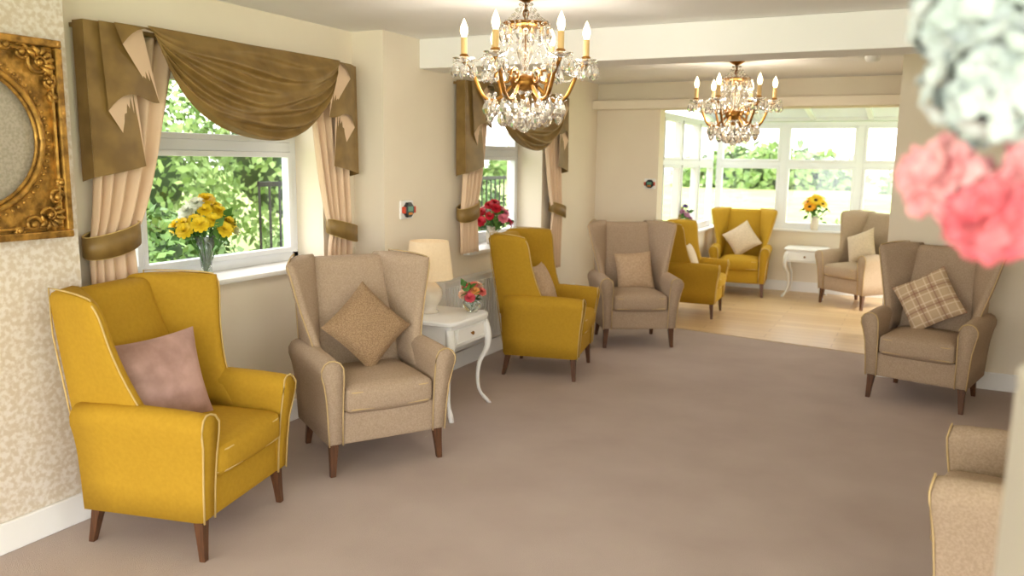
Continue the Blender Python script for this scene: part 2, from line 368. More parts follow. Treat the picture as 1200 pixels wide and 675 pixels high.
# sunroom
BX=-2.40; BY=10.75; Y0=YF+.18; SZ=.79; TZ=2.12
struct(mk('wall_back',boxes([(BX-.16,1.2,BY,BY+.16,0,SZ-.025)]),M_wall,smooth=False),'low cream wall under the sunroom windows','wall')
struct(mk('wall_side',boxes([(BX-.16,BX,Y0,BY,0,SZ-.025)]),M_wall,smooth=False),'low cream side wall of the sunroom','wall')
bb('baseboard_back',[(BX,1.1,BY-t,BY,0,h)])
struct(mk('trim_6',boxes([(BX-.14,1.2,BY-.05,BY+.14,SZ-.025,SZ),(BX-.14,BX+.05,Y0,BY-.05,SZ-.025,SZ)]),M_white,smooth=False,bevel=.006),'white sunroom sill','sill')
def winy(name,yg,x0,x1,z0,z1,mull,zt,axis='y'):
    f=.05; L=[]
    def B(a,b,c,d,g=.03):
        if axis=='y': L.append((a,b,yg-g,yg+g,c,d))
        else: L.append((yg-g,yg+g,a,b,c,d))
    B(x0,x0+f,z0,z1);B(x1-f,x1,z0,z1);B(x0,x1,z0,z0+f,.031);B(x0,x1,z1-f,z1,.031);B(x0,x1,zt-.03,zt+.03,.029)
    for m in mull: B(m-.045,m+.045,z0,z1,.0295)
    ed=[x0+f]+[q for m in mull for q in (m-.045,m+.045)]+[x1-f]
    for a,b in zip(ed[::2],ed[1::2]):
        for za,zb in ((z0+f,zt-.03),(zt+.03,z1-f)):
            g=.03
            B(a,a+g,za,zb,.04);B(b-g,b,za,zb,.04);B(a,b,za,za+g,.0395);B(a,b,zb-g,zb,.0395)
    w=struct(mk(name,boxes(L),M_upvc,smooth=False,bevel=.004),'white framed sunroom window with top lights','window')
    if axis=='y': gp=(x0+f,x1-f,yg-.003,yg+.003,z0+f,z1-f)
    else: gp=(yg-.003,yg+.003,x0+f,x1-f,z0+f,z1-f)
    mk('glass_pane',boxes([gp]),M_glass,w,smooth=False)
winy('window_3',BY+.08,BX-.02,1.2,SZ,TZ,[-1.58,-.69,.22],1.60)
winy('window_4',BX-.08,Y0+.02,BY+.02,SZ,TZ,[9.15,9.95],1.60,'x')
def roofz(y): return TZ+.01+(BY+.15-y)*.30/(BY+.15-Y0)
def bar(x0,x1,y0,y1,th=.06,dz=0):
    v=[(x0,y0,roofz(y0)+dz),(x1,y0,roofz(y0)+dz),(x1,y1,roofz(y1)+dz),(x0,y1,roofz(y1)+dz)]
    v+= [(x,y,z+th) for x,y,z in v]
    return v,[(0,3,2,1),(4,5,6,7),(0,1,5,4),(1,2,6,5),(2,3,7,6),(3,0,4,7)]
parts=[bar(x-.03,x+.03,Y0,BY+.17) for x in (-2.5,-1.9,-1.25,-.6,.05,.7,1.2)]+[bar(-2.55,1.25,BY+.05,BY+.18,.09,-.01),bar(-2.55,1.25,Y0,Y0+.08,.09,.0)]
rf=struct(mk('ceiling.001',join(*parts),M_upvc,smooth=False),'white framed glazed sunroom roof','ceiling')
mk('roof_panel',bar(-2.53,1.2,Y0+.03,BY+.13,.006,.03),M_poly,rf,smooth=False)
# ------------------------------------------------------------ radiator
L=[(-3.06,-3.03,4.98,6.75,.17,.70)]
k=5.0
while k<6.73:
    L.append((-3.032,-3.018,k,k+.022,.2,.67)); k+=.04
rd=empty('radiator',(0,0,0))
mk('panel',boxes(L),M_white,rd,smooth=False)
mk('grille',boxes([(-3.10,-3.02,4.975,6.755,.70,.715),(-3.10,-3.02,4.975,4.985,.17,.70),(-3.10,-3.02,6.745,6.755,.17,.70)]),M_white,rd,smooth=False)
mk('pipe',join(tube([(-3.05,5.05,.18),(-3.05,5.05,0.0)],.009,8),tube([(-3.05,6.68,.18),(-3.05,6.68,0.0)],.009,8)),M_white,rd)
tag(rd,'white ribbed panel radiator below the curtained window','radiator')
# ------------------------------------------------------------ curtains
def drape(xw,ct,ht,ctie,htie,cb,hb,ztop,ztie,zbot,np_=5,label=''):
    nu,nz=80,44; V=[];F=[]
    def ch(z):
        if z>=ztie:
            s=(z-ztie)/(ztop-ztie); s=s**.62; return lerp(ctie,ct,s),lerp(htie,ht,s)
        s=(ztie-z)/(ztie-zbot); s=s**.5; return lerp(ctie,cb,s),lerp(htie,hb,s)
    for i in range(nz+1):
        z=lerp(ztop,zbot,i/nz); c,hh=ch(z)
        for j in range(nu+1):
            u=j/nu; w=.5+.5*min(1,hh/ht)
            V.append((xw+.072+.024*w*math.sin(2*pi*np_*u+.5*math.sin(3*z)+1.2*math.sin(5*u))+.004*math.sin(31*u+z*4),c+hh*(2*u-1),z))
    for i in range(nz):
        for j in range(nu): a=i*(nu+1)+j; F.append((a,a+nu+1,a+nu+2,a+1))
    o=mk('curtain',(V,F),M_pink)
    s=o.modifiers.new('t','SOLIDIFY'); s.thickness=.003
    secs=[]
    for k in range(29):
        a=2*pi*k/28; y=ctie+(htie+.03)*math.cos(a); x=xw+.075+.062*math.sin(a)
        zc=ztie+.03*math.cos(a)*(1 if ct>ctie else -1)-.012*math.sin(a); wd=.045+.008*math.sin(a)
        secs.append([(x,y,zc-wd),(x,y,zc+wd)])
    Vt=[p for s2 in secs for p in s2]; Ft=[(2*i,2*i+2,2*i+3,2*i+1) for i in range(28)]
    tb=mk('tieback',(Vt,Ft),M_olive,o); sm=tb.modifiers.new('t','SOLIDIFY'); sm.thickness=.006
    mk('piping',join(tube([s2[0] for s2 in secs],.004),tube([s2[1] for s2 in secs],.004)),M_pipe,tb)
    tb['label']='olive piped tieback'
    tag(o,label,'curtain','blush drapes with olive tiebacks'); return o
def tail(parent,y0,dr,xw,zt,zl,w1=.26,w2=.19,N=3,rb=.24,rf=.05):
    y=y0;pts=[(xw+.105,y)];hem=[zl]
    K=2*N-1
    for k in range(K):
        y+= dr*(w1 if k%2==0 else -w2); pts.append((xw+.105+.013*(k+1),y)); hem.append(min(zt-.03,hem[-1]+(rf if k%2==0 else rb)))
    Vo=[];Fo=[];Vl=[];Fl=[]
    for k in range(K):
        V,F=(Vo,Fo) if k%2==0 else (Vl,Fl); b=len(V); n=12
        for i in range(n+1):
            t=i/n
            top=lerp(pts[k][0],pts[k+1][0],t); yy=lerp(pts[k][1],pts[k+1][1],t)
            hz=lerp(hem[k],hem[k+1],t)
            if k%2==0 and k>0: hz=hem[k]+ (hem[k+1]-hem[k])*t + .10*math.sin(pi*t)**1.0*(1-t)
            V.append((top,y0+(yy-y0)*.80,zt)); 
            V.append((top+.012+(.018*math.sin(pi*t) if k%2==0 else -.004*math.sin(pi*t)),yy,hz))
        for i in range(n): F.append((b+2*i,b+2*i+2,b+2*i+3,b+2*i+1))
    b=len(Vo); Vo+=[(xw+.03,y0+dr*.004,zt),(xw+.03,y0+dr*.004,zl-.02),(pts[0][0],y0,zt),(pts[0][0]+.01,y0,zl)]; Fo.append((b,b+1,b+3,b+2))
    o=mk('tail',(Vo,Fo),M_olive,parent,smooth=True)
    l=mk('lining',(Vl,Fl),M_pink,o); l['label']='blush lining'
    return o
def swag(parent,y0,y1,xw,zt,D,m=M_olive,seed=3):
    nu,nv=64,90;V=[];F=[]
    fc=[.10,.24,.38,.52,.67,.82,.95]; fa=[.6,1.0,.8,1.2,1.0,1.3,.9]
    for i in range(nv+1):
        v=i/nv
        for j in range(nu+1):
            u=j/nu; sh=max(0,4*u*(1-u))**.70
            yy=lerp(y0,y1,u)+ (0.5-u)*.14*v*(1-sh)
            z=zt-v*(D*sh+.08)-.02*math.sin(pi*v)*sh
            f=0
            for c,a_ in zip(fc,fa):
                cc=c+.045*math.sin(2.6*u*pi+c*9+seed)
                d=(v-cc)/.056
                f+=a_*math.exp(-d*d)
            x=xw+.180+.055*math.sin(pi*min(1,v*1.02))*sh+.046*f*(.2+.8*sh)
            V.append((x,yy,z-.018*f*sh))
    for i in range(nv):
        for j in range(nu): a=i*(nu+1)+j; F.append((a,a+nu+1,a+nu+2,a+1))
    o=mk('swag',(V,F),m,parent); s=o.modifiers.new('t','SOLIDIFY'); s.thickness=.004
    return o
def valance(xw,y0,y1,label,seed):
    R=empty('swag_valance',(0,0,0))
    zt=2.17
    mk('pelmet_board',boxes([(xw+.0,xw+.10,y0+.01,y1-.01,zt-.025,zt-.008)]),M_olive,R,smooth=False)
    tail(R,y0,1,xw,zt,1.50); tail(R,y1,-1,xw,zt,1.50)
    swag(R,y0+.27,y1-.25,xw,zt+.006,.40,seed=seed)
    tag(R,label,'curtain valance','olive swag valances'); return R
drape(XW1,2.68,.22,2.48,.11,2.50,.14,2.14,1.22,.62,label='blush drape tied back beside the patterned wallpaper')
drape(XW1,4.02,.19,4.13,.10,4.10,.14,2.14,1.15,.62,label='blush drape tied back near the pier')
drape(XW2,5.49,.18,5.33,.10,5.36,.14,2.14,1.22,.90,label='blush drape tied back above the radiator')
drape(XW2,6.85,.19,7.02,.10,6.99,.14,2.14,1.15,.60,label='blush drape tied back near the beige armchair')
valance(XW1,2.38,4.26,'olive swag and tail valance over the nearer window',0)
valance(XW2,5.22,7.16,'olive swag and tail valance above the radiator window',.6)
# ------------------------------------------------------------ mirror
R=empty('wall_mirror',(XP+.003,1.81,1.655))
A,Bz=.39,.39
def ellp(a,b,k,n): t=2*pi*k/n; return a*math.cos(t),b*math.sin(t)
n=96;inner=[];outer=[]
for k in range(n):
    tt=2*pi*k/n; c,s=math.cos(tt),math.sin(tt); q=max(abs(c),abs(s)); outer.append((c/q*A,s/q*Bz)); inner.append((.29*c,.29*s*.97))
V=[];F=[]
for k in range(n): V+=[(0,*outer[k]),(.03,*outer[k]),(.022,*inner[k]),(0,*inner[k])]
for k in range(n):
    a=4*k;b=4*((k+1)%n)
    F+=[(a,b,b+1,a+1),(a+1,b+1,b+2,a+2),(a+2,b+2,b+3,a+3)]
mk('frame',(V,F),M_gold,R,smooth=False)
def bars(a,w,x0,x1): return boxes([(x0,x1,-a,a,a-w,a),(x0,x1,-a,a,-a,-a+w),(x0,x1,-a,-a+w,-a+w,a-w),(x0,x1,a-w,a,-a+w,a-w)])
mk('outer_moulding',join(bars(.395,.03,0,.055),bars(.355,.012,.02,.05)),M_gold,R,smooth=False,bevel=.008)
mk('oval_moulding',join(tube([(.03,*ellp(.298,.29,k,64)) for k in range(64)],.013,8,True),tube([(.03,*ellp(.275,.268,k,64)) for k in range(64)],.007,6,True)),M_gold,R)
mk('bead_trim',join(*[sphere(.007,(.038,*ellp(.322,.315,k,70)),6,5) for k in range(70)]),M_gold,R)
for sy in (1,-1):
    for sz in (1,-1):
        orn=[]
        cy,cz=sy*.30,sz*.30
        for (oy,oz,r0,tw) in ((0,0,.05,1),(-.07,.035,.035,-1),(.035,-.07,.035,-1),(-.13,.055,.022,1),(.055,-.13,.022,1)):
            sp=[]
            for k in range(22):
                a=tw*k*.42+(sy+sz); rr=r0*(1-k/26); sp.append((.04+.012*(1-rr/r0),cy+sy*(oy)+rr*math.cos(a)*sy,cz+sz*(oz)+rr*math.sin(a)*sz))
            orn.append(tube(sp,.009,6,taper=lambda t:1-.4*t))
            orn.append(sphere(.013,(.048,cy+sy*oy,cz+sz*oz),8,6))
        for k in range(7):
            a=k*pi/6-pi/2+.785
            orn.append(tube([(.035,cy+sy*.015*math.cos(a),cz+sz*.015*math.sin(a)),(.055,cy+sy*.045*math.cos(a),cz+sz*.045*math.sin(a)),(.036,cy+sy*.075*math.cos(a),cz+sz*.075*math.sin(a))],.012,6,taper=lambda t:.4+1.2*t*(1-t)*2))
        mk('carved_ornament',join(*orn),M_gold,R)
V=[(.008,0,0)]+[(.008,.28*math.cos(2*pi*k/64),.272*math.sin(2*pi*k/64)) for k in range(64)]
mk('mirror_glass',(V,[(0,1+k,1+(k+1)%64) for k in range(64)]),M_mirror,R,smooth=False)
tag(R,'ornate gilt square mirror with oval glass on patterned wallpaper','mirror')
# ------------------------------------------------------------ side table
def side_table(x,y,deg,label,W=.50,D=.42,H=.62):
    R=empty('side_table')
    def outline(hx,hy,z):
        P=[]
        for k in range(64):
            t=2*pi*k/64; c,s=math.cos(t),math.sin(t); e=.32
            P.append((hx*math.copysign(abs(c)**e,c),hy*math.copysign(abs(s)**e,s),z))
        return P
    mk('table_top',loft([outline(D/2-.012,W/2-.012,H-.03),outline(D/2,W/2,H-.024),outline(D/2,W/2,H-.008),outline(D/2-.008,W/2-.008,H)]),M_white,R,smooth=False)
    mk('apron',boxes([(-D/2+.03,D/2-.03,-W/2+.03,W/2-.03,H-.17,H-.03)]),M_white,R,smooth=False,bevel=.004)
    d=mk('drawer',join(boxes([(D/2-.031,D/2-.018,-W/2+.075,W/2-.075,H-.15,H-.05)]),tube([(D/2-.016,-W/2+.09,H-.14),(D/2-.016,W/2-.09,H-.14),(D/2-.016,W/2-.09,H-.06),(D/2-.016,-W/2+.09,H-.06)],.004,6,True)),M_white,R,smooth=False,bevel=.002)
    mk('knob',xf(lathe([(.001,.022),(.011,.02),(.013,.014),(.006,.006),(.005,0)],12),Matrix.Translation((D/2-.018,0,H-.10))@Matrix.Rotation(pi/2,4,'Y')),M_brass,d)
    for sx in (1,-1):
        for sy in (1,-1):
            secs=[]
            for i in range(17):
                t=i/16; z=(H-.05)*(1-t)
                of=.022*math.sin(pi*min(1,t*2.1))*(1 if t<.48 else 0)-.028*math.sin(pi*max(0,(t-.35)/.65))+ .03*max(0,t-.85)/.15
                s=interp(t,[0,.15,.3,.6,.88,.94,1],[.026,.028,.022,.013,.011,.018,.016])
                cx=sx*(D/2-.045+of);cy=sy*(W/2-.045+of)
                secs.append([(cx+s*math.cos(a),cy+s*math.sin(a),z) for a in [2*pi*k/10 for k in range(10)]])
            mk('leg',loft(secs),M_white,R)
    R.location=(x,y,0); R.rotation_euler=(0,0,math.radians(deg)); tag(R,label,'table'); R['group']='white cabriole side tables'; return R
side_table(-2.68,4.38,0,'white side table with drawer beside the beige armchair',.52,.46,.62)
side_table(-1.18,10.42,-90,'white side table with drawer between the sunroom armchairs',.50,.42,.60)
R=empty('table_lamp',(-2.78,4.38,.62))
mk('lamp_base',lathe([(.001,0),(.06,0),(.062,.012),(.045,.022),(.055,.05),(.08,.085),(.088,.125),(.078,.16),(.045,.195),(.022,.215),(.018,.235),(.001,.236)],28),M_ceramic,R)
mk('lamp_neck',lathe([(.009,.23),(.009,.30),(.018,.305),(.018,.345),(.001,.35)],14),M_brass,R)
mk('lamp_shade',lathe([(.155,.222),(.125,.465),(.1235,.465),(.1535,.222)],40),M_shade,R)
mk('bulb',sphere(.028,(0,0,.37)),M_bulb,R)
tag(R,'cream ceramic table lamp with fabric shade on the side table','lamp')
# ------------------------------------------------------------ flowers
def petal(phi,el,L,W,curl=.3,base=.0,z0=0,ns=4):
    V=[];F=[]
    for i in range(ns+1):
        s=i/ns; w=W*(math.sin(pi*(.08+.80*s))**.8)
        r=base+L*s*math.cos(el-curl*s*.5); z=z0+L*s*math.sin(el-curl*s*.5)
        for t in (-1,0,1):
            V.append((r*math.cos(phi)-t*w*math.sin(phi),r*math.sin(phi)+t*w*math.cos(phi),z+(abs(t)*.12*W)))
    for i in range(ns):
        for j in range(2): a=i*3+j; F.append((a,a+1,a+4,a+3))
    return V,F
def rose(r=1):
    P=[]
    for ring,(n,el,L,W) in enumerate(((4,1.35,.55,.26),(6,1.1,.7,.3),(8,.75,.9,.34),(9,.35,1.0,.36),(9,.0,.95,.33))):
        for k in range(n): P.append(petal(2*pi*k/n+ring*.5+random.random()*.2,el,L*r,W*r,.5))
    return join(*P)
def daisy(r=1):
    P=[]
    for ring,(n,el,L,W) in enumerate(((13,.12,.85,.15),(13,.3,.75,.14))):
        for k in range(n): P.append(petal(2*pi*(k+.5*ring)/n,el,L*r,W*r,.25,.15*r))
    return join(*P)
MeshC={}
def flower(kind,col,r,base,head,group,label,name='flower'):
    key=(kind,col)
    cm=mat('petal_%d_%d_%d'%col,col,.6,tuple(v*.88 for v in col),60)
    R=empty(name,base); hv=Vector(head)-Vector(base)
    mid=hv*.5+Vector((-hv.x*.2,-hv.y*.2,.0))
    pts=[(0,0,0),tuple(mid*.5),tuple(mid),tuple(hv*.8+Vector((-hv.x*.06,-hv.y*.06,0))),tuple(hv)]
    mk('stem',tube(pts,.0028,5),M_green,R)
    if key not in MeshC:
        vf=rose(1) if kind=='rose' else daisy(1)
        b=mk('blossom',vf,cm,R); MeshC[key]=b.data
    else:
        b=bpy.data.objects.new('blossom',MeshC[key]); link(b,R)
    b.location=hv; b.scale=(r,r,r)
    d=Vector((hv.x,hv.y,.06)).normalized()
    d=(d+Vector((.25,-.35,.7))).normalized()
    b.rotation_euler=d.to_track_quat('Z','Y').to_euler()
    if kind=='daisy':
        cm2=mat('flower_centre',(70,42,18),.8,(40,24,10),80)
        mk('flower_centre',xf(sphere(.26*r,(0,0,.05*r),10,6,.5),b.rotation_euler.to_matrix().to_4x4()) ,cm2,R,loc=tuple(hv))
    tag(R,label,'flower',group); return R
def leafstuff(N,a,b,c,size,seed):
    r=np.random.RandomState(seed); V=[];F=[]
    for i in range(N):
        d=r.normal(size=3); d/=np.linalg.norm(d); q=d*np.array([a,b,c])*(r.uniform(.55,1)**.5)
        L=size*r.uniform(.6,1.3); u=r.normal(size=3);u/=np.linalg.norm(u); w=np.cross(u,d+.3*r.normal(size=3)); w/= (np.linalg.norm(w)+1e-6)
        k=len(V); V+= [tuple(q),tuple(q+u*L*.5+w*L*.28),tuple(q+u*L),tuple(q+u*L*.5-w*L*.28)]; F.append((k,k+1,k+2,k+3))
    return V,F
def bouquet(cx,cy,z,hv,cols,kind,n,r,spreadx,h0,h1,group,label,vase,vlabel,seed=1,leaves=50):
    rnd=random.Random(seed)
    if vase=='tall': prof=[(.001,.004),(.032,.004),(.034,.02),(.028,.05),(.036,hv*.6),(.058,hv),(.055,hv),(.032,hv*.6),(.024,.05),(.001,.03)]
    elif vase=='bowl': prof=[(.001,0),(.035,0),(.055,.03),(.06,.06),(.048,hv*.85),(.052,hv),(.048,hv),(.045,hv*.85),(.055,.06),(.001,.012)]
    else: prof=[(.001,0),(.038,0),(.045,.02),(.05,hv*.5),(.04,hv*.9),(.046,hv),(.042,hv),(.036,hv*.9),(.001,hv*.5)]
    vm=M_vaseg if vase in('tall','bowl') else M_ceramic
    v=mk('vase',lathe(prof,24),vm,loc=(cx,cy,z)); tag(v,vlabel,'vase')
    for i in range(n):
        a=i*2.399; q=math.sqrt((i+.5)/n); dx=q*spreadx*math.cos(a)*.8; dy=q*spreadx*math.sin(a)
        top=z+lerp(h1,h0,q**1.6)+rnd.uniform(-.015,.015)
        col=cols[i%len(cols)]
        flower(kind,col,r*rnd.uniform(.85,1.15),(cx+dx*.05,cy+dy*.05,z+.03),(cx+dx,cy+dy,top),group,label)
    lf=mk('foliage',leafstuff(leaves,spreadx*.8,spreadx*.95,(h1-hv)*.42,.07,seed),M_green,loc=(cx,cy,z+(h0+hv)/2+.035),smooth=False)
    tag(lf,'green leaves among the cut flowers','leaves',kind='stuff')
bouquet(-3.44,3.17,.952,.22,[(248,212,30),(250,220,50),(242,246,224),(248,216,40),(238,240,184)],'rose',26,.045,.17,.24,.41,'yellow flowers in the glass vase','fresh yellow or cream cut flower on a green stem','tall','clear glass flared vase on the window sill',2,70)
bouquet(-3.2,6.02,.902,.15,[(210,24,50),(232,76,136),(204,30,44),(246,138,162),(248,210,200)],'rose',18,.046,.18,.17,.36,'red and pink flowers on the sill','red or pink cut flower on a green stem','pot','cream ceramic vase on the window sill',3,90)
bouquet(-2.56,4.55,.62,.085,[(236,120,110),(240,166,90),(224,86,100),(248,206,180)],'rose',12,.036,.085,.10,.19,'peach flowers on the lamp table','peach or coral cut flower','bowl','small round glass vase on the side table',4,32)
bouquet(-1.15,10.74,SZ+.001,.17,[(250,190,16),(250,170,16),(250,206,30)],'daisy',10,.080,.17,.26,.42,'sunflowers in the sunroom','yellow sunflower on a green stem','pot','white vase on the sunroom sill',5,70)
bouquet(-2.42,9.25,SZ+.001,.12,[(140,104,184),(236,214,150),(214,150,190)],'rose',9,.034,.10,.18,.32,'purple flowers in the sunroom','purple or cream cut flower','pot','white vase on the side sill',6,60)
# ------------------------------------------------------------ call units, detector
def callunit(loc,rz,s=1,label='white call unit'):
    R=empty('call_unit',loc,rz)
    mk('wall_plate',rbox(.010,.078*s,.066*s,.008,(0,0,0),6,(.006,0,0)),M_white,R)
    mk('display',xf(lathe([(.056*s,0),(.058*s,.016),(.050*s,.026),(.001,.027)],8),Matrix.Translation((.014,0,0))@Matrix.Rotation(pi/2,4,'Y')@Matrix.Rotation(pi/8,4,'Z')),M_dark,R,smooth=False)
    mk('screen',boxes([(.0405,.0435,-.030*s,.030*s,-.010*s,.024*s)]),mat('screen_green',(96,150,130),.3),R,smooth=False)
    for k,m in ((-1,M_red),(1,M_red)): mk('side_button',rbox(.014,.010*s,.024*s,.007,(0,0,0),5,(.028,k*.062*s,0)),m,R)
    mk('lower_button',rbox(.006,.024*s,.008*s,.004,(0,0,0),5,(.040,0,-.026*s)),mat('orange_plastic',(226,140,60),.4),R)
    tag(R,label,'call unit'); return R
callunit((XW2+.003,4.60,1.26),0,.95,'white wall plate with dark octagonal display and red buttons')
callunit((XO-.075,YF-.003,1.38),-pi/2,.8,'small white wall call unit beside the sunroom opening')
o=mk('smoke_detector',lathe([(.001,-.042),(.03,-.042),(.05,-.03),(.055,-.012),(.055,0)],24),M_white,loc=(-.40,6.75,CH)); tag(o,'round white smoke detector on the ceiling','smoke detector')
o=empty('wall_socket',(XW2+.002,7.6,.32)); mk('face_plate',rbox(.006,.07,.042,.004,(0,0,0),4,(.004,0,0)),M_white,o); mk('switch',boxes([(.0095,.014,-.05,-.035,.008,.028),(.0095,.014,.035,.05,.008,.028)]),M_white,o,smooth=False); tag(o,'white double wall socket near the floor','socket')
# ------------------------------------------------------------ chandelier
def chandelier(loc,label,rz=0):
    R=empty('chandelier',loc,rz)
    mk('ceiling_rose',lathe([(.001,0),(.06,0),(.058,-.012),(.035,-.03),(.012,-.042),(.001,-.045)],24),M_brass,R)
    mk('rod',tube([(0,0,-.03),(0,0,-.48)],.008,8),M_brass,R)
    mk('chain_loops',join(*[xf(tube([(0,.014*math.cos(2*pi*k/10),.02*math.sin(2*pi*k/10)) for k in range(10)],.0035,5,True),Matrix.Translation((0,0,-.06-.032*i))@Matrix.Rotation(pi/2*(i%2),4,'Z')) for i in range(4)]),M_brass,R)
    mk('column',lathe([(.001,-.12),(.02,-.125),(.035,-.15),(.02,-.17),(.012,-.20),(.03,-.23),(.046,-.27),(.033,-.31),(.016,-.35),(.03,-.385),(.056,-.41),(.06,-.44),(.035,-.47),(.018,-.49),(.022,-.52),(.012,-.545),(.001,-.55)],20),M_crystal,R)
    mk('hub',lathe([(.001,-.37),(.03,-.38),(.066,-.40),(.072,-.42),(.064,-.445),(.03,-.47),(.02,-.50),(.001,-.51)],24),M_brass,R)
    mk('upper_dish',lathe([(.012,-.165),(.07,-.155),(.115,-.14),(.117,-.143),(.07,-.16),(.012,-.172)],24),M_brass,R)
    PD=join(sphere(.007,(0,0,-.008),6,5),lathe([(.0005,-.018),(.005,-.024),(.0115,-.036),(.0170,-.054),(.012,-.068),(.0005,-.080)],6))
    pm=None
    def pend(x,y,z,s=1.0):
        nonlocal pm
        if pm is None:
            o=mk('crystal_drop',PD,M_crystal,R,smooth=False); pm=o.data
        else:
            o=bpy.data.objects.new('crystal_drop',pm); link(o,R)
        o.location=(x,y,z); o.scale=(s,s,s); o.rotation_euler=(0,0,random.random()*6)
    beads=[]
    octa=lambda p,r:([(p[0]+r,p[1],p[2]),(p[0]-r,p[1],p[2]),(p[0],p[1]+r,p[2]),(p[0],p[1]-r,p[2]),(p[0],p[1],p[2]+r),(p[0],p[1],p[2]-r)],[(0,2,4),(2,1,4),(1,3,4),(3,0,4),(2,0,5),(1,2,5),(3,1,5),(0,3,5)])
    RA=.30
    for i in range(6):
        a=2*pi*i/6+.3; c,s=math.cos(a),math.sin(a); pts=[]
        for k in range(19):
            t=k/18; r=lerp(.05,RA,t**.9); z=-.425-.085*math.sin(pi*min(1,t*1.25))+ (.10*max(0,(t-.6)/.4)**1.2); pts.append((r*c,r*s,z))
        arm=mk('arm',tube(pts,.010,8),M_brass,R)
        ex,ey,ez=pts[-1]
        mk('scroll',tube([(c*(.10+.05*math.cos(q*.45)*(1-q/18)),s*(.10+.05*math.cos(q*.45)*(1-q/18)),-.40+.05*math.sin(q*.45)*(1-q/18)) for q in range(15)],.006,6),M_brass,arm)
        mk('drip_dish',off(lathe([(.006,0),(.03,.004),(.056,.018),(.058,.016),(.03,-.001),(.006,-.006)],18),ex,ey,ez),M_crystal,arm)
        mk('candle_cup',off(lathe([(.006,.004),(.020,.01),(.023,.03),(.016,.036)],14),ex,ey,ez),M_brass,arm)
        mk('candle',off(lathe([(.0155,.022),(.0155,.11),(.013,.115),(.001,.116)],14),ex,ey,ez),M_candle,arm)
        mk('bulb',off(lathe([(.010,.114),(.015,.125),(.020,.145),(.017,.165),(.008,.188),(.0008,.204)],14),ex,ey,ez),M_bulb,arm)
        for k in range(6):
            b=2*pi*k/6; pend(ex+.052*math.cos(b),ey+.052*math.sin(b),ez+.01,1.1)
        pend(pts[8][0],pts[8][1],pts[8][2]-.005,1.4)
        A1=Vector((.11*c,.11*s,-.15)); A2=Vector((ex,ey,ez+.01))
        for k in range(23):
            t=k/22; p=A1.lerp(A2,t); p.z-=.07*math.sin(pi*t); beads.append(octa(p,.0075))
        a2=a+pi/3; e2=Vector((RA*math.cos(a2),RA*math.sin(a2),ez)); e1=Vector((ex,ey,ez))
        for k in range(21):
            t=k/20; p=e1.lerp(e2,t); p.z-=.075*math.sin(pi*t); beads.append(octa(p,.0075))
        for da in (0,pi/6):
            A3=Vector((.20*math.cos(a+da),.20*math.sin(a+da),-.50)); A4=Vector((.02*c,.02*s,-.60))
            for k in range(9):
                t=k/8; p=A3.lerp(A4,t); p.z-=.02*math.sin(pi*t); beads.append(octa(p,.0115))
            A5=Vector((.03*math.cos(a+da),.03*math.sin(a+da),-.05)); A6=Vector((.115*math.cos(a+da),.115*math.sin(a+da),-.14))
            for k in range(6):
                t=k/5; p=A5.lerp(A6,t); p.z-=.015*math.sin(pi*t); beads.append(octa(p,.0080))
            for k in range(6):
                t=k/5; p=Vector((.115*math.cos(a+da),.115*math.sin(a+da),-.16)).lerp(Vector((.08*math.cos(a+da),.08*math.sin(a+da),-.38)),t); p.x*=1+.25*math.sin(pi*t); p.y*=1+.25*math.sin(pi*t); beads.append(octa(p,.0085))
    g=mk('bead_garlands',join(*beads),M_crystal,R,smooth=False); g['kind']='stuff'
    for i in range(12): b=2*pi*i/12; pend(.115*math.cos(b),.115*math.sin(b),-.14,1.2)
    for i in range(20): b=2*pi*i/20; pend(.185*math.cos(b),.185*math.sin(b),-.475,1.45)
    for i in range(14): b=2*pi*i/14+.2; pend(.115*math.cos(b),.115*math.sin(b),-.52,1.45)
    for i in range(8): b=2*pi*i/8; pend(.055*math.cos(b),.055*math.sin(b),-.55,1.25)
    mk('finial_ball',sphere(.03,(0,0,-.635),8,6),M_crystal,R,smooth=False)
    tag(R,label,'chandelier','crystal chandeliers'); return R
ch1=chandelier((-1.79,3.70,CH),'six-light brass and crystal chandelier over the carpet',.2)
ch2=clone(ch1); ch2.location=(-1.37,6.65,CH); ch2.rotation_euler=(0,0,.0); ch2['label']='six-light brass and crystal chandelier beyond the ceiling beam'
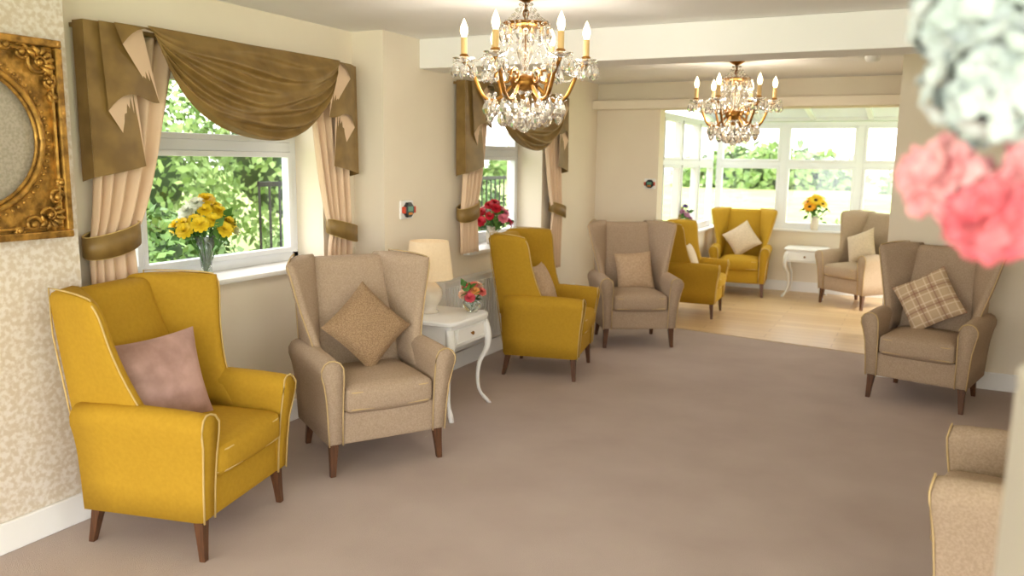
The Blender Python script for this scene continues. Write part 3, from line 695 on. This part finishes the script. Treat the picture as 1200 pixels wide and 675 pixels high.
# ------------------------------------------------------------ pedestal with foreground flowers
M_ped=mat('pedestal_paint',(206,200,190),0.5,(202,196,185),3)
R=empty('pedestal',(0,0,0))
mk('shaft',boxes([(.112,.43,.73,1.04,.08,1.36)]),M_ped,R,smooth=False,bevel=.006)
mk('plinth',boxes([(.105,.437,.723,1.047,0,.08)]),M_ped,R,smooth=False,bevel=.006)
mk('cap',boxes([(.112,.43,.73,1.04,1.36,1.385)]),M_ped,R,smooth=False,bevel=.006)
tag(R,'tall white painted display pedestal','pedestal')
vz=mk('vase',lathe([(.001,0),(.05,0),(.055,.012),(.03,.03),(.06,.07),(.07,.12),(.05,.16),(.055,.175),(.05,.175),(.001,.10)],28),M_ceramic,loc=(.27,.88,1.385)); tag(vz,'cream vase of artificial flowers on the pedestal','vase')
def bloomhead(kind,r,seed):
    rd_=random.Random(seed); P=[]
    if kind=='hyd':
        N=80
        for i in range(N):
            z=1-2*(i+.5)/N; q=math.sqrt(1-z*z); a=i*2.39996; d=Vector((q*math.cos(a),q*math.sin(a),z)); rr=r*rd_.uniform(.74,1.10)
            M=Matrix.Translation(d*rr)@d.to_track_quat('Z','Y').to_matrix().to_4x4()@Matrix.Rotation(rd_.random()*6,4,'Z')@Matrix.Rotation(rd_.uniform(-.5,.5),4,'X')
            P.append(xf(join(*[petal(k*pi/2,.45,.31*r,.16*r,.3) for k in range(4)]),M))
        P.append(sphere(r*.58,(0,0,0),16,12))
    else:
        for ring in range(8):
            el=lerp(1.4,-.7,ring/7); n=5+ring
            for k in range(n):
                vf=petal(2*pi*k/n+ring*.7+rd_.random()*.3,el+rd_.uniform(-.25,.25),r*lerp(.75,1.12,ring/7)*rd_.uniform(.8,1.15),r*.34,.8,0,0,6)
                P.append(([(x+rd_.uniform(-.05,.05)*r,y+rd_.uniform(-.05,.05)*r,z+rd_.uniform(-.05,.05)*r) for x,y,z in vf[0]],vf[1]))
        P.append(sphere(r*.5,(0,0,0),12,8))
    return join(*P)
M_wf=mat('petal_white',(204,210,212),.8,(172,184,182),24)
M_pf=mat('petal_pink',(226,128,136),.8,(204,88,102),30)
M_pf2=mat('petal_pale_pink',(232,174,176),.8,(220,138,144),30)
def fg(kind,r,p,m,label,seed):
    base=Vector((.27,.88,1.53)); h=Vector(p)-base
    R=empty('hydrangea' if kind=='hyd' else 'peony',base)
    mk('stem',tube([(0,0,0),(h.x*.25,h.y*.25,h.z*.5),(h.x*.7,h.y*.7,h.z*.9),tuple(h)],.003,6),M_green,R)
    b=mk('blossom',bloomhead(kind,r,seed),m,R,loc=tuple(h),smooth=False)
    d=(Vector((-.5,-.75,.35))).normalized(); b.rotation_euler=d.to_track_quat('Z','Y').to_euler()
    tag(R,label,'flower','artificial flowers on the pedestal')
fg('hyd',.056,(.040,.965,1.745),M_wf,'white hydrangea bloom with ruffled petals',1)
fg('hyd',.056,(.125,.965,1.775),M_wf,'white hydrangea bloom with ruffled petals',2)
fg('hyd',.050,(.052,.925,1.675),M_wf,'white hydrangea bloom with ruffled petals',3)
fg('hyd',.046,(.125,.925,1.680),M_wf,'white hydrangea bloom with ruffled petals',7)
fg('peo',.046,(.016,.955,1.590),M_pf2,'pale pink peony bloom',4)
fg('peo',.048,(.105,.945,1.600),M_pf2,'pale pink peony bloom',5)
fg('peo',.046,(.060,.925,1.552),M_pf,'coral pink peony bloom',6)
fg('peo',.042,(.118,.915,1.550),M_pf,'coral pink peony bloom',8)
# ------------------------------------------------------------ outside
M_leaf=mat('leaf_green',(112,148,74),.6,(58,94,44),1.6,lo=.35,hi=.65)
M_leaf2=mat('leaf_light',(154,180,106),.6,(98,132,68),1.6,lo=.35,hi=.65)
M_grass=mat('grass',(168,186,116),.9,(140,164,92),.6)
M_bark=mat('bark',(96,74,54),.9)
g=mk('ground',boxes([(-90,90,-30,140,-.5,-.3)]),M_grass,smooth=False); struct(g,'green lawn and field outside','ground')
def bush(x,y,z,a,b,c,m,seed,N=3500,size=.10,label='leafy green garden shrub',trunk=False):
    R=empty('tree' if trunk else 'shrub',(x,y,-.3))
    mk('foliage',leafstuff(N,a,b,c,size,seed),m,R,smooth=False,loc=(0,0,z+.3))['kind']='stuff'
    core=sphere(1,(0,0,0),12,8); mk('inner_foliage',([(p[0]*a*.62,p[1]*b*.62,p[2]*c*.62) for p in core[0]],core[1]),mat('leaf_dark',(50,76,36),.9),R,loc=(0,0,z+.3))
    mk('trunk',tube([(0,0,0),(0.03,0,(z+.3)*.6),(0,0,z+.3)],.06,8),M_bark,R)
    tag(R,label,'tree' if trunk else 'shrub','garden shrubs outside the windows')
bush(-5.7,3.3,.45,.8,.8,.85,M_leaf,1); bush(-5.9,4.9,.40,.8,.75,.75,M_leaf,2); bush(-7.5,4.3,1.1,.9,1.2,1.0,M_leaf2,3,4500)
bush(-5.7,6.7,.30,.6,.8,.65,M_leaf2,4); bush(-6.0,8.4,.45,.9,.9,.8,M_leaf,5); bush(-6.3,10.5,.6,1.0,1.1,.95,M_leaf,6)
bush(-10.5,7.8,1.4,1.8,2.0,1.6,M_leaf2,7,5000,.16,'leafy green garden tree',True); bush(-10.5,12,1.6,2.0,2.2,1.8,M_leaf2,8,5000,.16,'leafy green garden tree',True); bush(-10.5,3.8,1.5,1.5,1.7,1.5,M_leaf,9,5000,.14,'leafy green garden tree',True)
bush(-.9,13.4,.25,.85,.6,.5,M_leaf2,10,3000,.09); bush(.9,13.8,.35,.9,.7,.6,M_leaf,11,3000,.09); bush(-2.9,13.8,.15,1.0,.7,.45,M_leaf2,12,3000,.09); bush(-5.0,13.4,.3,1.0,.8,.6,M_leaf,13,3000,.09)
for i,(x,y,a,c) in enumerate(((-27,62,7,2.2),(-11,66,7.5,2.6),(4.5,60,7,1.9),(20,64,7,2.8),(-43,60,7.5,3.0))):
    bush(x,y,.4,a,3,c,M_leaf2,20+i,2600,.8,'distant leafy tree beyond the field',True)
L=[]
y=5.1
while y<13: L.append((-4.907,-4.893,y,y+.016,-.3,1.40)); y+=.12
L+=[(-4.915,-4.885,5.1,13,1.355,1.395),(-4.915,-4.885,5.1,13,-.1,-.07)]
f=mk('metal_railing',boxes(L),M_black,smooth=False); tag(f,'black metal garden railing with thin upright bars','fence')
# ------------------------------------------------------------ lights, world, camera
W=bpy.data.worlds.new('World'); S.world=W; W.use_nodes=True; bg=W.node_tree.nodes['Background']; bg.inputs['Color'].default_value=(1.0,.99,.98,1); bg.inputs['Strength'].default_value=3.5
def light(name,typ,loc,power,col,size=.1,rot=None):
    l=bpy.data.lights.new(name,typ); l.energy=power; l.color=col
    if typ=='POINT': l.shadow_soft_size=size
    if typ=='AREA': l.shape='RECTANGLE'; l.size=size; l.size_y=1.6
    if typ=='SUN': l.angle=.05
    o=bpy.data.objects.new(name,l); COL.objects.link(o); o.location=loc
    if rot: o.rotation_euler=rot
    return o
sd=Vector((-.75,.35,-.85)).to_track_quat('-Z','Y').to_euler()
light('sun_light','SUN',(5,-5,10),1.8,(1,.96,.88),rot=sd)
light('back_fill_light','AREA',(-.6,-2.2,1.5),62,(1,.985,.965),4.0,rot=(math.radians(95),0,math.radians(8)))  # added fill panel behind the camera, lifts the interior without brightening the garden
light('chandelier_light','POINT',(-1.79,3.70,2.0),26,(1,.93,.84),.15)
light('chandelier_light','POINT',(-1.37,6.65,2.0),26,(1,.89,.75),.15)
light('lamp_light','POINT',(-2.78,4.38,.98),.8,(1,.84,.64),.03)
cd=bpy.data.cameras.new('camera'); cam=bpy.data.objects.new('camera',cd); COL.objects.link(cam); S.camera=cam
Rm=Matrix.Rotation(math.radians(26.5),4,'Z')@Matrix.Rotation(math.radians(90-8.95),4,'X')@Matrix.Rotation(math.radians(.8),4,'Z')
cam.matrix_world=Matrix.Translation((0,0,1.6))@Rm
cd.lens=28.5; cd.sensor_width=36; cd.clip_start=.05; cd.clip_end=400
cd.dof.use_dof=True; cd.dof.focus_distance=4.0; cd.dof.aperture_fstop=2.3
S.view_settings.view_transform='Standard'; S.view_settings.exposure=0.38
